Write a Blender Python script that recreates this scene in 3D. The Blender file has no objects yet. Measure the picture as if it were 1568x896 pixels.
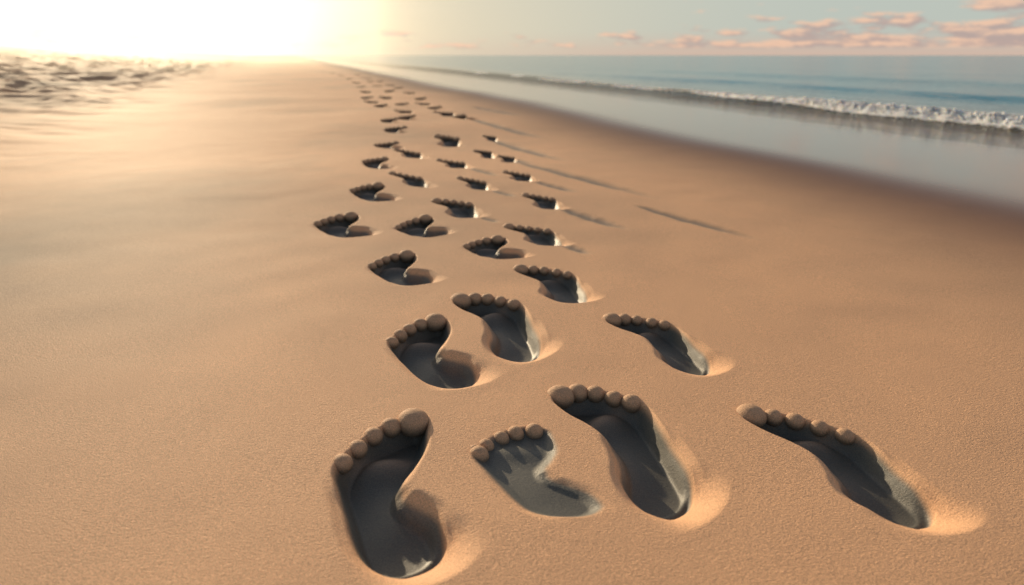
import bpy, math, numpy as np
from mathutils import Vector
rng=np.random.default_rng(7)
S=bpy.context.scene
S.view_settings.view_transform='Standard'; S.view_settings.look='None'; S.view_settings.exposure=0
AZ=math.radians(-29); EL=math.radians(11.3)
SUN=Vector((math.sin(AZ)*math.cos(EL),math.cos(AZ)*math.cos(EL),math.sin(EL)))

# ---------------- noise ----------------
def _h(i,j,s):
    n=(i.astype(np.int64)*374761393+j.astype(np.int64)*668265263+s*1442695041)&0x7fffffff
    n=((n^(n>>13))*1274126177)&0x7fffffff
    return ((n^(n>>16))&0xffff)/65535.0
def vn(x,y,s=0):
    i=np.floor(x);j=np.floor(y);fx=x-i;fy=y-j
    fx=fx*fx*fx*(fx*(fx*6-15)+10);fy=fy*fy*fy*(fy*(fy*6-15)+10)
    a=_h(i,j,s);b=_h(i+1,j,s);c=_h(i,j+1,s);d=_h(i+1,j+1,s)
    return (a+(b-a)*fx+(c-a)*fy+(a-b-c+d)*fx*fy)*2-1
def fbm(x,y,o=3,s=0):
    r=0;a=1.0
    for k in range(o):
        r=r+a*vn(x*2**k+k*17.3,y*2**k-k*9.1,s+k);a*=.5
    return r
def ss(x,a,b):
    t=np.clip((x-a)/(b-a),0,1);return t*t*(3-2*t)

# ---------------- beach form ----------------
def shore(x,y): return (x-2.25+.29*y)*.96
def base(x,y):
    s=shore(x,y)
    sp=np.maximum(s+.3,0)
    z=-np.minimum(.022*sp*sp/(sp+.4)*1.0+0.0*sp,1.5)*1.0
    z=z-np.clip((s-2.5)*.05,0,2)
    # gentle undulation of the dry sand
    dry=1-ss(s,-1.0,.2)
    z=z+dry*(.010*fbm(x*1.1+3,y*.8,2,5)*(.12+.88*ss(np.hypot(x,y),1.0,3.0))+.0010*vn(x*9,y*9,9))
    # dune rise at the left
    t=np.maximum(-x-.36*y-2.0,0)
    t=t*t/(t+1.5)
    z=z+7*np.tanh(.074*t/7)
    # churned sand band
    m=ss(-x-.31*y,1.2,2.7)
    q=np.clip((y-3)/5,0.15,1)
    wx=x+.35*vn(x*1.1,y*1.1,3);wy=y+.35*vn(x*1.1+9,y*1.1,4)
    lump=fbm(wx*1.6,wy*1.2,2,23)
    z=z+m*q*(.070*lump+.022*fbm(wx*3.8,wy*2.6,2,31))
    m2=ss(-x-.30*y,.8,2.0)*(1-ss(-x-.31*y,3,5))*ss(y,1.5,3.5)
    z=z+m2*.016*fbm(x*1.2+2,(y+.35*x)*4.0,2,44)
    return z

# ---------------- footprints ----------------
NEAR=[(-91,516,-120,784,-187,690),(62,578,26,758,-39,708),(170,604,63,856,156,833),(396,583,296,798,393,749),(-75,892,-128,1132,-187,1039),(23,987,-94,1238,4,1216),(274,933,167,1135,254,1111),(-187,1341,-236,1551,-297,1462),(114,1234,18,1432,113,1399),(-386,1730,-449,1960,-515,1862),(-188,1737,-237,1926,-296,1823),(-6,1524,-35,1697,-107,1627),(94,1639,-8,1823,89,1779),(-400,2168,-449,2396,-516,2311),(-304,2396,-437,2629,-330,2556),(-119,1943,-230,2157,-129,2117),
(-99,2347,-186,2556,-100,2487),(115,2049,41,2243,123,2189),(-507,2770,-539,3060,-605,2964),(-417,3122,-539,3391,-427,3296),(-202,2820,-305,3041,-205,2983),(44,2514,-25,2705,58,2644),(-572,3466,-587,3681,-671,3597),(-661,4161,-651,4430,-744,4350),(-305,3624,-409,4022,-297,3955),(-91,3164,-172,3416,-104,3391),(-11,3002,-55,3207,6,3164),(-101,3891,-157,4090,-94,4056),(-774,4734,-794,5029,-870,4926)]
FAR="-113,641 -132,706 -151,784 -177,898 -206,1028 -251,1201 -305,1403 -370,1630 -444,1873 -521,2107|-67,513 -79,567 -99,667 -125,784 -150,915 -187,1072 -236,1262 -296,1486|-34,519 -47,548 -64,617 -77,677 -98,772 -121,867 -149,987 -183,1120 -223,1262 -276,1443 -347,1685"
# cast shadows painted into the sand colour, over shallow grooves: x0,y0,x1,y1,half width
SHADOW_STREAKS=[(.00,3.04,.48,2.12,.038),(.36,2.08,.60,1.64,.026),(-.30,5.13,.22,3.85,.055),(-.12,3.95,.25,2.95,.044),(.14,2.04,.31,1.75,.030),(.115,1.64,.18,1.53,.019),(-.085,1.93,-.03,1.86,.016),(-.07,2.34,.02,2.20,.019),(.08,2.50,.22,2.27,.028),(-.17,2.82,-.04,2.60,.026),(-.34,6.4,.10,5.3,.06),(-.06,3.2,.10,2.92,.027)]
def shadow_streaks(x,y):
    z=np.zeros(x.shape);g=np.zeros(x.shape)
    for (x0,y0,x1,y1,w) in SHADOW_STREAKS:
        dx,dy=x1-x0,y1-y0;L=math.hypot(dx,dy);dx/=L;dy/=L
        m=(np.abs(x-(x0+x1)/2)<L)&(np.abs(y-(y0+y1)/2)<L)
        if not m.any(): continue
        a=(x[m]-x0)*dx+(y[m]-y0)*dy;c=(x[m]-x0)*dy-(y[m]-y0)*dx
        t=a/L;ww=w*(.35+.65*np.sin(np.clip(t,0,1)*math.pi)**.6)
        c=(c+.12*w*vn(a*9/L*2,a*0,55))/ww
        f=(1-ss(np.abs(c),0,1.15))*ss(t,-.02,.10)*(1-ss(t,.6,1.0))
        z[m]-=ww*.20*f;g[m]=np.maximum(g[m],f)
    return z,g
BIG=(.046,.266);LIT=(-.045,.194)
class P: pass
prints=[]
def add(H,B,L,left,depth,res,big=True):
    p=P();H=np.array(H);B=np.array(B);L=np.array(L)
    W=np.stack([B-H,L-H],1);T=np.array([[BIG[0],LIT[0]],[BIG[1],LIT[1]]])
    p.M=W@np.linalg.inv(T);p.Mi=np.linalg.inv(p.M);p.H=H
    p.s=math.sqrt(abs(np.linalg.det(p.M)));p.left=left;p.D=depth*p.s;p.res=res
    if left: arch=[(.044,.058),(.040,.079),(.027,.099),(.015,.115),(.018,.138),(.034,.163),(.051,.195)]
    else: arch=[(.047,.058),(.043,.080),(.033,.10),(.027,.125),(.029,.155),(.040,.185),(.052,.21)]
    pts=[(0,.012),(.024,.018),(.041,.036)]+arch+[(.060,.235),(.062,.258),(.046,.272),(.018,.262),(-.006,.246),(-.027,.222),(-.047,.196),(-.056,.172),(-.053,.135),(-.049,.097),(-.046,.062),(-.040,.034),(-.024,.017)]
    pts=np.array(pts);n=len(pts);o=[]
    for i in range(n):
        a,b,c,d=pts[i-1],pts[i],pts[(i+1)%n],pts[(i+2)%n]
        for t in (0,.25,.5,.75):
            o.append(.5*((2*b)+(-a+c)*t+(2*a-5*b+4*c-d)*t*t+(-a+3*b-3*c+d)*t**3))
    p.poly=np.array(o);p.shallow=False
    prints.append(p);return p
for k,t in enumerate(NEAR):
    a=[v/1000 for v in t];H=(a[0],a[1]);B=(a[2],a[3]);L=(a[4],a[5])
    left=B[0]>L[0]
    p=add(H,B,L,left,.031,.0015 if k<13 else .0028)
    if k==1: p.D=.007;p.shallow=True
for tr in FAR.split('|'):
    pt=[tuple(float(v)/100 for v in q.split(',')) for q in tr.split()]
    for i,c in enumerate(pt):
        q=pt[min(i+1,len(pt)-1)];r=pt[max(i-1,0)]
        d=np.array([q[0]-r[0],q[1]-r[1]]);d/=np.linalg.norm(d)
        left=(i%2==0);n=np.array([d[1],-d[0]])*(1 if left else -1)
        c=np.array(c)+rng.normal(0,.03,2)
        H=c-d*.15;sc=1.15
        B=H+(n*BIG[0]+d*BIG[1])*sc;L=H+(n*LIT[0]+d*LIT[1])*sc
        add(H,B,L,left,.034,.004)
for p in prints:
    p.c=p.H+p.M@np.array([0,.13]);p.hc=p.H+p.M@np.array([0.004,.055])

def loc(p,x,y):
    dx=x-p.H[0];dy=y-p.H[1]
    return p.Mi[0,0]*dx+p.Mi[0,1]*dy,p.Mi[1,0]*dx+p.Mi[1,1]*dy
def sdf(p,u,v):
    A=p.poly;B=np.roll(A,-1,0)
    d=np.full(u.shape,1e9);ins=np.zeros(u.shape,bool)
    for (ax,ay),(bx,by) in zip(A,B):
        ex,ey=bx-ax,by-ay;wx=u-ax;wy=v-ay
        t=np.clip((wx*ex+wy*ey)/(ex*ex+ey*ey+1e-12),0,1)
        d=np.minimum(d,(wx-ex*t)**2+(wy-ey*t)**2)
        c=((ay>v)!=(by>v))&(u<(bx-ax)*(v-ay)/(by-ay+1e-12)+ax)
        ins^=c
    d=np.sqrt(d);return np.where(ins,-d,d)
def prof(p,x,y,u,v,d):
    wi=.017;wo=.0025
    arch=np.exp(-((u-.035)/.022)**2-((v-.12)/.035)**2)
    h=-p.D*(1-ss(d,-wi-.012*arch,wo+.008*arch))
    ins=ss(-d,.004,.02)
    f=.015*np.exp(-((u-.0)/.036)**2-((v-.200)/.024)**2)-.004*np.exp(-(u/.03)**2-((v-.052)/.03)**2)+.003*np.exp(-((u-.0)/.02)**2-((v-.12)/.05)**2)
    h=h+ins*f*p.s*(p.D/(.031*p.s) if p.shallow else 1)
    # scooped lip beyond the heel, directly on the lee side
    vx=x-p.hc[0];vy=y-p.hc[1];dx_,dy_=.56,-.83
    al=(vx*dx_+vy*dy_)/p.s;la=(vx*dy_-vy*dx_)/p.s
    w=ss(al,-.004,.035)*(1-ss(np.abs(la),.014,.070))
    h=h-w*.0245*p.s*(1-np.clip((d+.003)/.046,0,1))**1.25*(0 if p.shallow else 1)*ss(d,-.016,-.002)
    # softly bevelled edge on the near side
    cx=x-p.c[0];cy=y-p.c[1];r=np.hypot(cx,cy)+1e-6
    w2=ss((cx*.10-cy*.99)/r,-.35,.5)*(1-ss(v,.15,.20))*(1-w)
    h=h-w2*.0055*p.s*(1-ss(d,-.001,.014))*ss(d,-.012,-.001)*(.4 if p.shallow else 1)
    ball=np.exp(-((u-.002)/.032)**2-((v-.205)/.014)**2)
    shade_tint=ss(-d,-.001,.006)*(1-.45*arch-.25*ball)  # shade painted into the print's colour, with a painted highlight band on the ball
    if p.shallow: shade_tint=ss(-d,-.004,.006)  # shallow print: its flat shadow is painted across the whole sole
    return h,shade_tint
def fp_total(x,y):
    H,D=shadow_streaks(x,y);D=D*.80;best=np.full(x.shape,1e9);pit=np.zeros(x.shape)
    for k,p in enumerate(prints):
        R=.24*max(p.s,.8)
        m=(np.abs(x-p.c[0])<R)&(np.abs(y-p.c[1])<R*1.15)
        if not m.any(): continue
        u,v=loc(p,x[m],y[m]);d=sdf(p,u,v)
        h,w=prof(p,x[m],y[m],u,v,d)
        H[m]+=h;D[m]=np.maximum(D[m],w);best[m]=np.minimum(best[m],d)
        far=p.res>.003
        o=.003*(1-ss(d,.028,.044))+ (.03 if far else .012)*(1-ss(d,.0,.020))
        pit[m]=np.maximum(pit[m],o)
    return H,D,best,pit

# ---------------- materials ----------------
def newmat(n):
    m=bpy.data.materials.new(n);m.use_nodes=True;nt=m.node_tree
    for q in list(nt.nodes): nt.nodes.remove(q)
    return m,nt
class NB:
    def __init__(s,nt): s.nt=nt
    def n(s,t,**k):
        q=s.nt.nodes.new(t)
        for a,b in k.items(): setattr(q,a,b)
        return q
    def l(s,a,b): s.nt.links.new(a,b)
    def val(s,sock,v):
        if hasattr(v,'is_output'): s.l(v,sock)
        else: sock.default_value=v
    def math(s,op,a,b=0.0,c=None,clamp=False):
        q=s.n('ShaderNodeMath',operation=op);q.use_clamp=clamp
        s.val(q.inputs[0],a);s.val(q.inputs[1],b)
        if c is not None: s.val(q.inputs[2],c)
        return q.outputs[0]
    def mix(s,f,a,b):
        q=s.n('ShaderNodeMix',data_type='RGBA');s.val(q.inputs[0],f);s.val(q.inputs[6],a);s.val(q.inputs[7],b);return q.outputs[2]
    def noise(s,vec,sc,det=2,rough=.5,dist=0):
        q=s.n('ShaderNodeTexNoise');s.l(vec,q.inputs['Vector']);q.inputs['Scale'].default_value=sc;q.inputs['Detail'].default_value=det;q.inputs['Roughness'].default_value=rough;q.inputs['Distortion'].default_value=dist;return q.outputs[0]
    def ramp(s,v,a,b,c=0.,d=1.):
        q=s.n('ShaderNodeMapRange',interpolation_type='SMOOTHSTEP');s.val(q.inputs[0],v);q.inputs[1].default_value=a;q.inputs[2].default_value=b;q.inputs[3].default_value=c;q.inputs[4].default_value=d;return q.outputs[0]
    def bump(s,h,st,dist,nrm=None):
        q=s.n('ShaderNodeBump');q.inputs['Strength'].default_value=st;q.inputs['Distance'].default_value=dist;s.l(h,q.inputs['Height'])
        if nrm is not None: s.l(nrm,q.inputs['Normal'])
        return q.outputs[0]
def sand_mat():
    m,nt=newmat('beach_sand');b=NB(nt)
    pos=b.n('ShaderNodeNewGeometry').outputs['Position']
    shade_tint=b.n('ShaderNodeAttribute',attribute_name='shade_tint').outputs['Fac']
    wet=b.n('ShaderNodeAttribute',attribute_name='wet').outputs['Fac']
    tone=b.n('ShaderNodeAttribute',attribute_name='tone').outputs['Fac']
    gr=b.noise(pos,800,1,.7)
    c=b.mix(tone,(.90,.51,.275,1),(.24,.195,.145,1))
    g=b.ramp(gr,.3,.7,.72,1.18)
    cc=b.n('ShaderNodeMix',data_type='RGBA',blend_type='MULTIPLY');cc.inputs[0].default_value=1
    b.l(c,cc.inputs[6]);comb=b.n('ShaderNodeCombineColor');[b.l(g,comb.inputs[i]) for i in range(3)];b.l(comb.outputs[0],cc.inputs[7]);c=cc.outputs[2]
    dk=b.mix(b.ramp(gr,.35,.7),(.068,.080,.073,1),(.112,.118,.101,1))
    c=b.mix(b.math('MULTIPLY',shade_tint,.96),c,dk)  # painted shade of prints and streaks goes into the base colour
    c=b.mix(b.ramp(wet,.02,.75),c,(.21,.105,.065,1))
    bs=b.n('ShaderNodeBsdfPrincipled');b.l(c,bs.inputs['Base Color'])
    r=b.math('SUBTRACT',.80,b.math('MULTIPLY',shade_tint,.28));r=b.math('MULTIPLY_ADD',b.ramp(wet,.5,1.),b.math('SUBTRACT',.10,r),r)
    b.l(r,bs.inputs['Roughness']);bs.inputs['Specular IOR Level'].default_value=.45
    mp=b.n('ShaderNodeMapping');b.l(pos,mp.inputs[0]);mp.inputs['Rotation'].default_value=(0,0,.5);mp.inputs['Scale'].default_value=(1,2.2,1)
    wr=b.noise(mp.outputs[0],250,2,.7,.8)
    dry=b.math('SUBTRACT',1.0,b.ramp(wet,.45,.9))
    dry=b.math('MULTIPLY',dry,b.math('SUBTRACT',1.0,b.math('MULTIPLY',shade_tint,.60)))  # bump factor, also lowered where shade is painted, not only where wet
    hh=b.math('ADD',b.math('MULTIPLY',wr,.0012),b.math('MULTIPLY',gr,.0004))
    b_=b.bump(b.math('MULTIPLY',hh,dry),1.0,1.0)
    b.l(b_,bs.inputs['Normal'])
    o=b.n('ShaderNodeOutputMaterial');b.l(bs.outputs[0],o.inputs[0]);return m
SAND=sand_mat()

def mkobj(name,V,Fc,mat,attrs={},origin=(0,0,0),smooth=True):
    me=bpy.data.meshes.new(name);V=np.asarray(V,np.float32)-np.array(origin,np.float32)
    Fc=np.asarray(Fc,np.int32);nf,k=Fc.shape
    me.vertices.add(len(V));me.vertices.foreach_set('co',V.ravel())
    me.loops.add(nf*k);me.loops.foreach_set('vertex_index',Fc.ravel())
    me.polygons.add(nf);me.polygons.foreach_set('loop_start',np.arange(0,nf*k,k,dtype=np.int32));me.polygons.foreach_set('loop_total',np.full(nf,k,np.int32))
    if smooth: me.polygons.foreach_set('use_smooth',np.ones(nf,bool))
    me.update(calc_edges=True)
    for a,v in attrs.items():
        at=me.attributes.new(a,'FLOAT','POINT');at.data.foreach_set('value',np.asarray(v,np.float32))
    me.materials.append(mat);ob=bpy.data.objects.new(name,me);ob.location=origin;S.collection.objects.link(ob);return ob
def gridfaces(nr,nc):
    i=np.arange((nr-1))[:,None]*nc+np.arange(nc-1)[None];i=i.ravel()
    return np.stack([i,i+1,i+nc+1,i+nc],1)
def wetf(x,y):
    s=shore(x,y)+.08*fbm(x*.8,y*.5,2,77)
    return ss(s,-1.4,.35)
def tonef(x,y):  # darker olive-brown tone at left, near right and churned band, plus random mottling
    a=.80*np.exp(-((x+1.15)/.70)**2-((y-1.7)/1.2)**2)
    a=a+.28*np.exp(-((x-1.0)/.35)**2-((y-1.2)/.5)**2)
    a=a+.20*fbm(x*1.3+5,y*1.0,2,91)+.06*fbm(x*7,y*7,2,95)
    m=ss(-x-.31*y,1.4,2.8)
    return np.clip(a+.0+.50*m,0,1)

# ---------------- ground sheet ----------------
ys=[-60,-30,-15,-8,-4,-2,-1,-.5,-.2,0,.1,.2,.3]
y=.36
while y<60: ys.append(y);y+=max(.0045,.0052*y)
while y<4000: ys.append(y);y*=1.06
ys=np.array(ys)
core=np.linspace(-1.3,1.3,600)
out=[1.3];st=.005
while out[-1]<60: st*=1.07;out.append(out[-1]+st)
out=np.array(out[1:]);xs=np.concatenate([-out[::-1],core,out])
fac=.55+.5*np.maximum(ys,0)
X=(xs[None]*fac[:,None]);Y=np.repeat(ys[:,None],len(xs),1)
x=X.ravel();y=Y.ravel()
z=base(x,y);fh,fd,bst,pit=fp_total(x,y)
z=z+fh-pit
mkobj('sand_beach',np.stack([x,y,z],1),gridfaces(len(ys),len(xs)),SAND,{'shade_tint':fd,'wet':wetf(x,y),'tone':tonef(x,y)})

# ---------------- footprint objects ----------------
def sphere(c,r,nu=28,nv=18,am=.02):
    th=np.linspace(0,2*math.pi,nu,endpoint=False);ph=np.linspace(.02,math.pi-.02,nv)
    T,Pp=np.meshgrid(th,ph);n=np.stack([np.cos(T)*np.sin(Pp),np.sin(T)*np.sin(Pp),np.cos(Pp)],-1).reshape(-1,3)
    V=n.copy();V=V*np.array(r)
    k=1+am*fbm(V[:,0]*90+c[0]*50,V[:,1]*90+V[:,2]*70,2,3);V=V*k[:,None]
    f=[]
    for i in range(nv-1):
        for j in range(nu):
            a=i*nu+j;b_=i*nu+(j+1)%nu;f.append((a,b_,b_+nu,a+nu))
    return V+np.array(c),np.array(f)[:,::-1],n
for k,p in enumerate(prints):
    r=p.res
    us=np.arange(-.135,.14,r);vs=np.arange(-.075,.355,r)
    U,Vv=np.meshgrid(us,vs);u=U.ravel();v=Vv.ravel()
    d=sdf(p,u,v)
    x=p.H[0]+p.M[0,0]*u+p.M[0,1]*v;y=p.H[1]+p.M[1,0]*u+p.M[1,1]*v
    fh,fd,bst,_=fp_total(x,y)
    z=base(x,y)+fh+.00015-.0003*ss(d,.050,.070)-.0003*ss(d-bst,0,4*r)
    F=gridfaces(len(vs),len(us))
    if np.linalg.det(p.M)<0: F=F[:,::-1]
    ok=(d<.071)&(bst>=d-6*r)
    F=F[ok[F].all(1)]
    used=np.unique(F);mp=np.full(len(x),-1);mp[used]=np.arange(len(used))
    V=np.stack([x,y,z],1)[used];A=fd[used];Wt=wetf(x,y)[used];Mo=tonef(x,y)[used];F=mp[F]
    toes=[(BIG[0],BIG[1],.0200,.016),(.0175,.261,.0130,.012),(-.005,.245,.0122,.011),(-.026,.221,.0118,.011),(-.045,.196,.0125,.011)]
    if p.shallow: toes=[(.046,.266,.013,.013),(.020,.258,.013,.013),(-.002,.242,.012,.012),(-.026,.219,.012,.012),(-.043,.192,.013,.013),(-.045,.206,.009,.008)]
    ang=math.atan2(p.M[1,1],p.M[0,1])-math.pi/2
    for (tu,tv,tr,tz) in toes:
        s=p.s*rng.uniform(.94,1.06);tu=tu+rng.normal(0,.0006);tv=tv+rng.normal(0,.001)
        cx=p.H[0]+p.M[0,0]*tu+p.M[0,1]*tv;cy=p.H[1]+p.M[1,0]*tu+p.M[1,1]*tv
        zz=float(base(np.array([cx]),np.array([cy]))[0])-.0060*p.s
        SV,SF,n=sphere((0,0,0),(tr*s,tr*s*rng.uniform(1.08,1.22),tz*s),*( (32,20) if r<.003 else (14,9)))
        a2=ang+rng.normal(0,.12)
        ca,sa=math.cos(a2),math.sin(a2)
        q=np.stack([SV[:,0]*ca-SV[:,1]*sa+cx,SV[:,0]*sa+SV[:,1]*ca+cy,SV[:,2]+zz],1)
        F=np.concatenate([F,SF+len(V)]);V=np.concatenate([V,q])
        A=np.concatenate([A,.12+.75*ss(-SV[:,2]/(tz*s),-.75,.35)]);Wt=np.concatenate([Wt,np.zeros(len(q))]);Mo=np.concatenate([Mo,np.full(len(q),.30)])  # toe knobs: the dark tint grows from top to underside
    mkobj('footprint',V,F,SAND,{'shade_tint':A,'wet':Wt,'tone':Mo},origin=(p.c[0],p.c[1],0))

# ---------------- sea ----------------
E=np.array([-.279,.960]);N=np.array([.960,.279]);WL=-.028
ssv=[];q=.1
while q<3.4: ssv.append(q);q+=.014
while q<3500: ssv.append(q);q+=.012*q-.026 if q<14 else .08*q
ssv=np.array(ssv)
ll=list(np.linspace(-300,0,30));q=.1
while q<30: ll.append(q);q+=max(.016,.006*q)
while q<5000: ll.append(q);q*=1.06
ll=np.array(ll)
SS,LL=np.meshgrid(ssv,ll);s=SS.ravel();l=LL.ravel()
def crest(l): return 2.28+.05*vn(l*.35,l*0,61)+.03*vn(l*1.1,l*0,62)
def wave(s,l):
    c=crest(l);A=.045+.038*(1-ss(l,5.5,9))+.015*vn(l*.6,l*0,63)
    A=A*ss(l,-8,1)*(1-ss(l,22,40))
    ds=s-c
    w=np.where(ds<0,.10+.05*ss(l,6,10),.42)
    z=A*np.exp(-(ds/w)**2)
    foam=np.exp(-((ds+.05)/.085)**2)*(1-ss(l,5.6,6.8))+.95*np.exp(-((ds+.04)/.06)**2)*ss(vn(l*.9+3,l*0,64),-.5,.2)
    foam=foam*ss(l,-6,0)*(1-ss(l,17,25))
    return z,np.clip(foam,0,1)
def seaz(s,l):
    z,foam=wave(s,l)
    z=z+.060*np.exp(-((s-4.7-.3*vn(l*.2,l*0,65))/.35)**2)*(1-ss(l,14,24))
    z=z+.06*np.exp(-((s-8.5-.4*vn(l*.15,l*0,66))/.6)**2)*(1-ss(l,14,30))
    am=ss(s,1.2,2.6)*(1-ss(s,30,80))
    z=z+am*(.006*fbm(s*2.2,l*.8,2,70))+ .0012*fbm(s*5,l*2,2,71)*ss(s,.5,1.2)
    return z+foam*.012*(fbm(s*14,l*12,3,81)),foam
zz,foam=seaz(s,l)
px=2.25+s*N[0]+l*E[0];py=s*N[1]+l*E[1]
bz=base(px,py)
dep=np.clip((WL-bz),-.05,1)
m,nt=newmat('sea_water');b=NB(nt)
pos=b.n('ShaderNodeNewGeometry').outputs['Position']
depth=b.n('ShaderNodeAttribute',attribute_name='depth').outputs['Fac'];fo=b.n('ShaderNodeAttribute',attribute_name='foam').outputs['Fac']
hgt=b.n('ShaderNodeAttribute',attribute_name='crest').outputs['Fac']
mp=b.n('ShaderNodeMapping');b.l(pos,mp.inputs[0]);mp.inputs['Rotation'].default_value=(0,0,-.283);mp.inputs['Scale'].default_value=(1,.25,1)
w1=b.noise(mp.outputs[0],3,4,.65);w3=b.noise(mp.outputs[0],.5,2,.6)
col=b.mix(b.ramp(depth,.0,.20),(.18,.17,.14,1),(.006,.21,.30,1))
col=b.mix(b.math('MULTIPLY',hgt,.6),col,(.38,.36,.14,1))
bs=b.n('ShaderNodeBsdfPrincipled');b.l(col,bs.inputs['Base Color']);bs.inputs['Roughness'].default_value=.14;bs.inputs['IOR'].default_value=1.33
far=b.ramp(depth,.02,.12)
b.l(b.ramp(depth,.03,.2,.5,.25),bs.inputs['Specular IOR Level'])
hh=b.math('MULTIPLY',b.math('ADD',b.math('MULTIPLY',w1,.040),b.math('MULTIPLY',w3,.11)),far)
b.l(b.bump(hh,1.0,1.0),bs.inputs['Normal'])
tr=b.n('ShaderNodeBsdfTransparent');gl=b.n('ShaderNodeMixShader')
b.l(b.ramp(depth,-.001,.05,.25,1.),gl.inputs[0]);b.l(tr.outputs[0],gl.inputs[1]);b.l(bs.outputs[0],gl.inputs[2])
fb=b.n('ShaderNodeBsdfPrincipled');fb.inputs['Base Color'].default_value=(.93,.89,.83,1);fb.inputs['Roughness'].default_value=.9
fb.inputs['Subsurface Weight'].default_value=1;fb.inputs['Subsurface Radius'].default_value=(.05,.04,.03);fb.inputs['Subsurface Scale'].default_value=1
fm=b.n('ShaderNodeMixShader');fn=b.noise(pos,30,3,.7)
b.l(b.ramp(b.math('ADD',fo,b.math('MULTIPLY',b.math('SUBTRACT',fn,.5),.9)),.30,.65),fm.inputs[0]);b.l(gl.outputs[0],fm.inputs[1]);b.l(fb.outputs[0],fm.inputs[2])
o=b.n('ShaderNodeOutputMaterial');b.l(fm.outputs[0],o.inputs[0])
mkobj('sea',np.stack([px,py,WL+zz],1),gridfaces(len(ll),len(ssv)),m,{'depth':dep,'foam':foam,'crest':np.clip(wave(s,l)[0]/.07,0,1)})

# foam tumbling off the breaking crest
fmat,nt=newmat('foam');b=NB(nt)
fb=b.n('ShaderNodeBsdfPrincipled');fb.inputs['Base Color'].default_value=(.95,.90,.82,1);fb.inputs['Roughness'].default_value=.9
fb.inputs['Subsurface Weight'].default_value=1;fb.inputs['Subsurface Radius'].default_value=(.06,.042,.026);fb.inputs['Subsurface Scale'].default_value=1
o=b.n('ShaderNodeOutputMaterial');b.l(fb.outputs[0],o.inputs[0])
Vs=[];Fs=[];off=0
def lumps(n,l0,l1,w,rr,top):
    global off
    Ls=rng.uniform(l0,l1,n);sS=crest(Ls)+rng.normal(-.04,w,n);Z=seaz(sS,Ls)[0];R=rng.uniform(rr[0],rr[1],n)
    for L,s_,z0,r in zip(Ls,sS,Z,R):
        X_=2.25+s_*N[0]+L*E[0];Y_=s_*N[1]+L*E[1]
        V,F,_n=sphere((0,0,0),(r,r*rng.uniform(.9,1.8),r*rng.uniform(.55,.8)),8,6,.045)
        Vs.append(V+np.array([X_,Y_,WL+z0+rng.uniform(-.7,top)*r]));Fs.append(F+off);off+=len(V)
lumps(2600,.5,6.4,.034,(.004,.013),.6)
lumps(800,6.4,14,.03,(.005,.013),.5)
lumps(1200,.5,6.2,.08,(.002,.005),.3)
mkobj('sea_foam',np.concatenate(Vs),np.concatenate(Fs),fmat)

# ---------------- sky ----------------
W=bpy.data.worlds.new('World');S.world=W;W.use_nodes=True;nt=W.node_tree
for q in list(nt.nodes): nt.nodes.remove(q)
b=NB(nt)
sky=b.n('ShaderNodeTexSky',sky_type='NISHITA');sky.sun_disc=False;sky.sun_elevation=EL;sky.sun_rotation=AZ;sky.dust_density=1.6;sky.air_density=1.0;sky.ozone_density=.8
dr=b.n('ShaderNodeTexCoord').outputs['Generated']
def dot(v):
    q=b.n('ShaderNodeVectorMath',operation='DOT_PRODUCT');b.l(dr,q.inputs[0]);q.inputs[1].default_value=v;return b.math('MAXIMUM',q.outputs['Value'],0.0)
ga=math.radians(-19.5);ge=math.radians(3)
dg=dot((math.sin(ga)*math.cos(ge),math.cos(ga)*math.cos(ge),math.sin(ge)))
bg=b.n('ShaderNodeBackground');bg.inputs[1].default_value=.12
sep=b.n('ShaderNodeSeparateXYZ');b.l(dr,sep.inputs[0])
az=b.math('ARCTAN2',sep.outputs[0],sep.outputs[1]);el=b.math('ARCSINE',sep.outputs[2])
cv=b.n('ShaderNodeCombineXYZ');b.l(b.math('MULTIPLY',az,15.0),cv.inputs[0]);b.l(b.math('MULTIPLY',el,62.0),cv.inputs[1])
cn=b.noise(cv.outputs[0],1.0,5,.58)
cv2=b.n('ShaderNodeCombineXYZ');b.l(b.math('ADD',b.math('MULTIPLY',az,15.0),-.12),cv2.inputs[0]);b.l(b.math('ADD',b.math('MULTIPLY',el,62.0),.28),cv2.inputs[1])
cn2=b.noise(cv2.outputs[0],1.0,3,.58)
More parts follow.
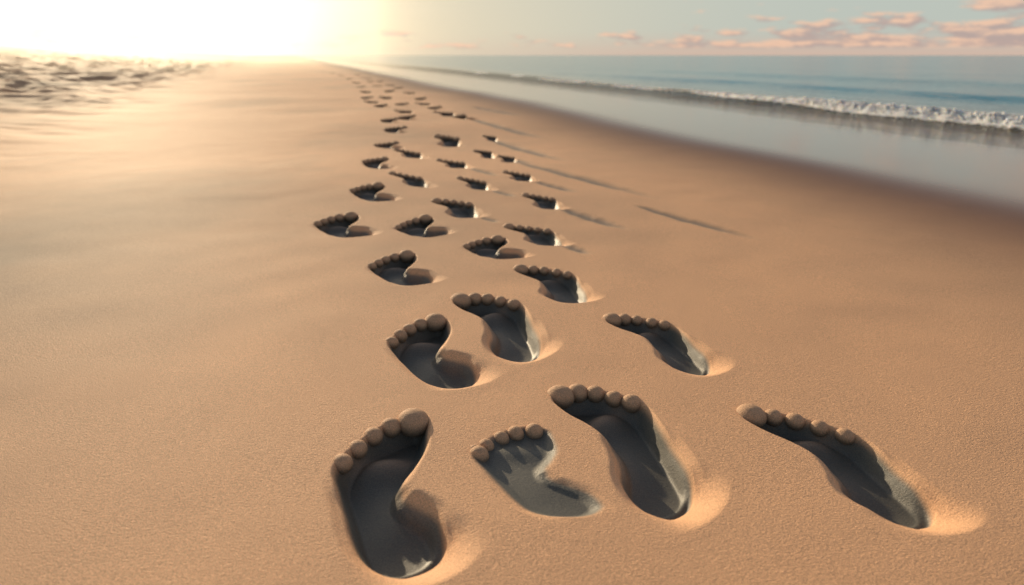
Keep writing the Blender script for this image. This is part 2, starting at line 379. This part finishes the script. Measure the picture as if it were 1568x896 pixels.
# coverage is densest low down and towards the open sea
cov=b.math('ADD',cn,b.math('MULTIPLY',b.ramp(el,.012,.055,1.,-1.),.09))
cov=b.math('ADD',cov,b.ramp(az,.0,.6,-.13,.050))
cl=b.math('MULTIPLY',b.ramp(cov,.45,.59),b.ramp(el,.006,.012))
lit=b.ramp(b.math('SUBTRACT',cn,cn2),-.05,.11)
ccol=b.mix(lit,(4.0,3.0,2.75,1),(7.4,4.7,3.3,1))
veil=b.mix(b.ramp(az,-.35,.45),(5.8,5.1,3.8,1),(4.2,4.6,4.2,1))
skc=b.mix(b.ramp(el,.08,.35,.95,0.),sky.outputs[0],veil)
hz=b.math('MULTIPLY',b.ramp(el,-.01,.034,1.,0.),b.ramp(az,-.2,.3,.1,.9))
skc=b.mix(hz,skc,(5.7,3.8,2.95,1))
skc=b.mix(b.math('MULTIPLY',cl,.85),skc,ccol)
b.l(skc,bg.inputs[0])
b2=b.n('ShaderNodeBackground');b2.inputs[0].default_value=(1,.84,.58,1)
b.l(b.math('ADD',b.math('MULTIPLY',b.math('POWER',dg,300.0),.95),b.math('MULTIPLY',b.math('POWER',dg,22.0),.13)),b2.inputs[1])
ad=b.n('ShaderNodeAddShader');b.l(bg.outputs[0],ad.inputs[0]);b.l(b2.outputs[0],ad.inputs[1])
o=b.n('ShaderNodeOutputWorld');b.l(ad.outputs[0],o.inputs[0])
sl=bpy.data.lights.new('sun','SUN');sl.energy=5;sl.angle=math.radians(.6);sl.color=(1,.79,.52)
so=bpy.data.objects.new('sun',sl);so.rotation_euler=(-SUN).to_track_quat('-Z','Y').to_euler();so.location=(-5,10,5);S.collection.objects.link(so)
cam=bpy.data.cameras.new('camera');co=bpy.data.objects.new('camera',cam);S.collection.objects.link(co)
co.location=(0,0,.42);co.rotation_euler=(math.radians(90-18.27),0,0);cam.sensor_width=36;cam.lens=25.26;cam.clip_end=10000;cam.clip_start=.01
cam.dof.use_dof=True;cam.dof.focus_distance=.95;cam.dof.aperture_fstop=4.8
S.camera=co

# thin sunlit sea haze hanging over the far beach, following the shoreline
def haze():
    z0,z1=-2,5
    c=[(-34,13),(-.6,13),(-10,56),(-48,56)]
    V=[(a,b_,z0) for a,b_ in c]+[(a,b_,z1) for a,b_ in c]
    F=[(0,3,2,1),(4,5,6,7),(0,1,5,4),(1,2,6,5),(2,3,7,6),(3,0,4,7)]
    m,nt=newmat('haze');b=NB(nt)
    v=b.n('ShaderNodeVolumeScatter');v.inputs['Density'].default_value=.006;v.inputs['Anisotropy'].default_value=.70;v.inputs['Color'].default_value=(1,.91,.78,1)
    o=b.n('ShaderNodeOutputMaterial');b.l(v.outputs[0],o.inputs['Volume'])
    mkobj('haze',V,F,m,smooth=False)
haze()
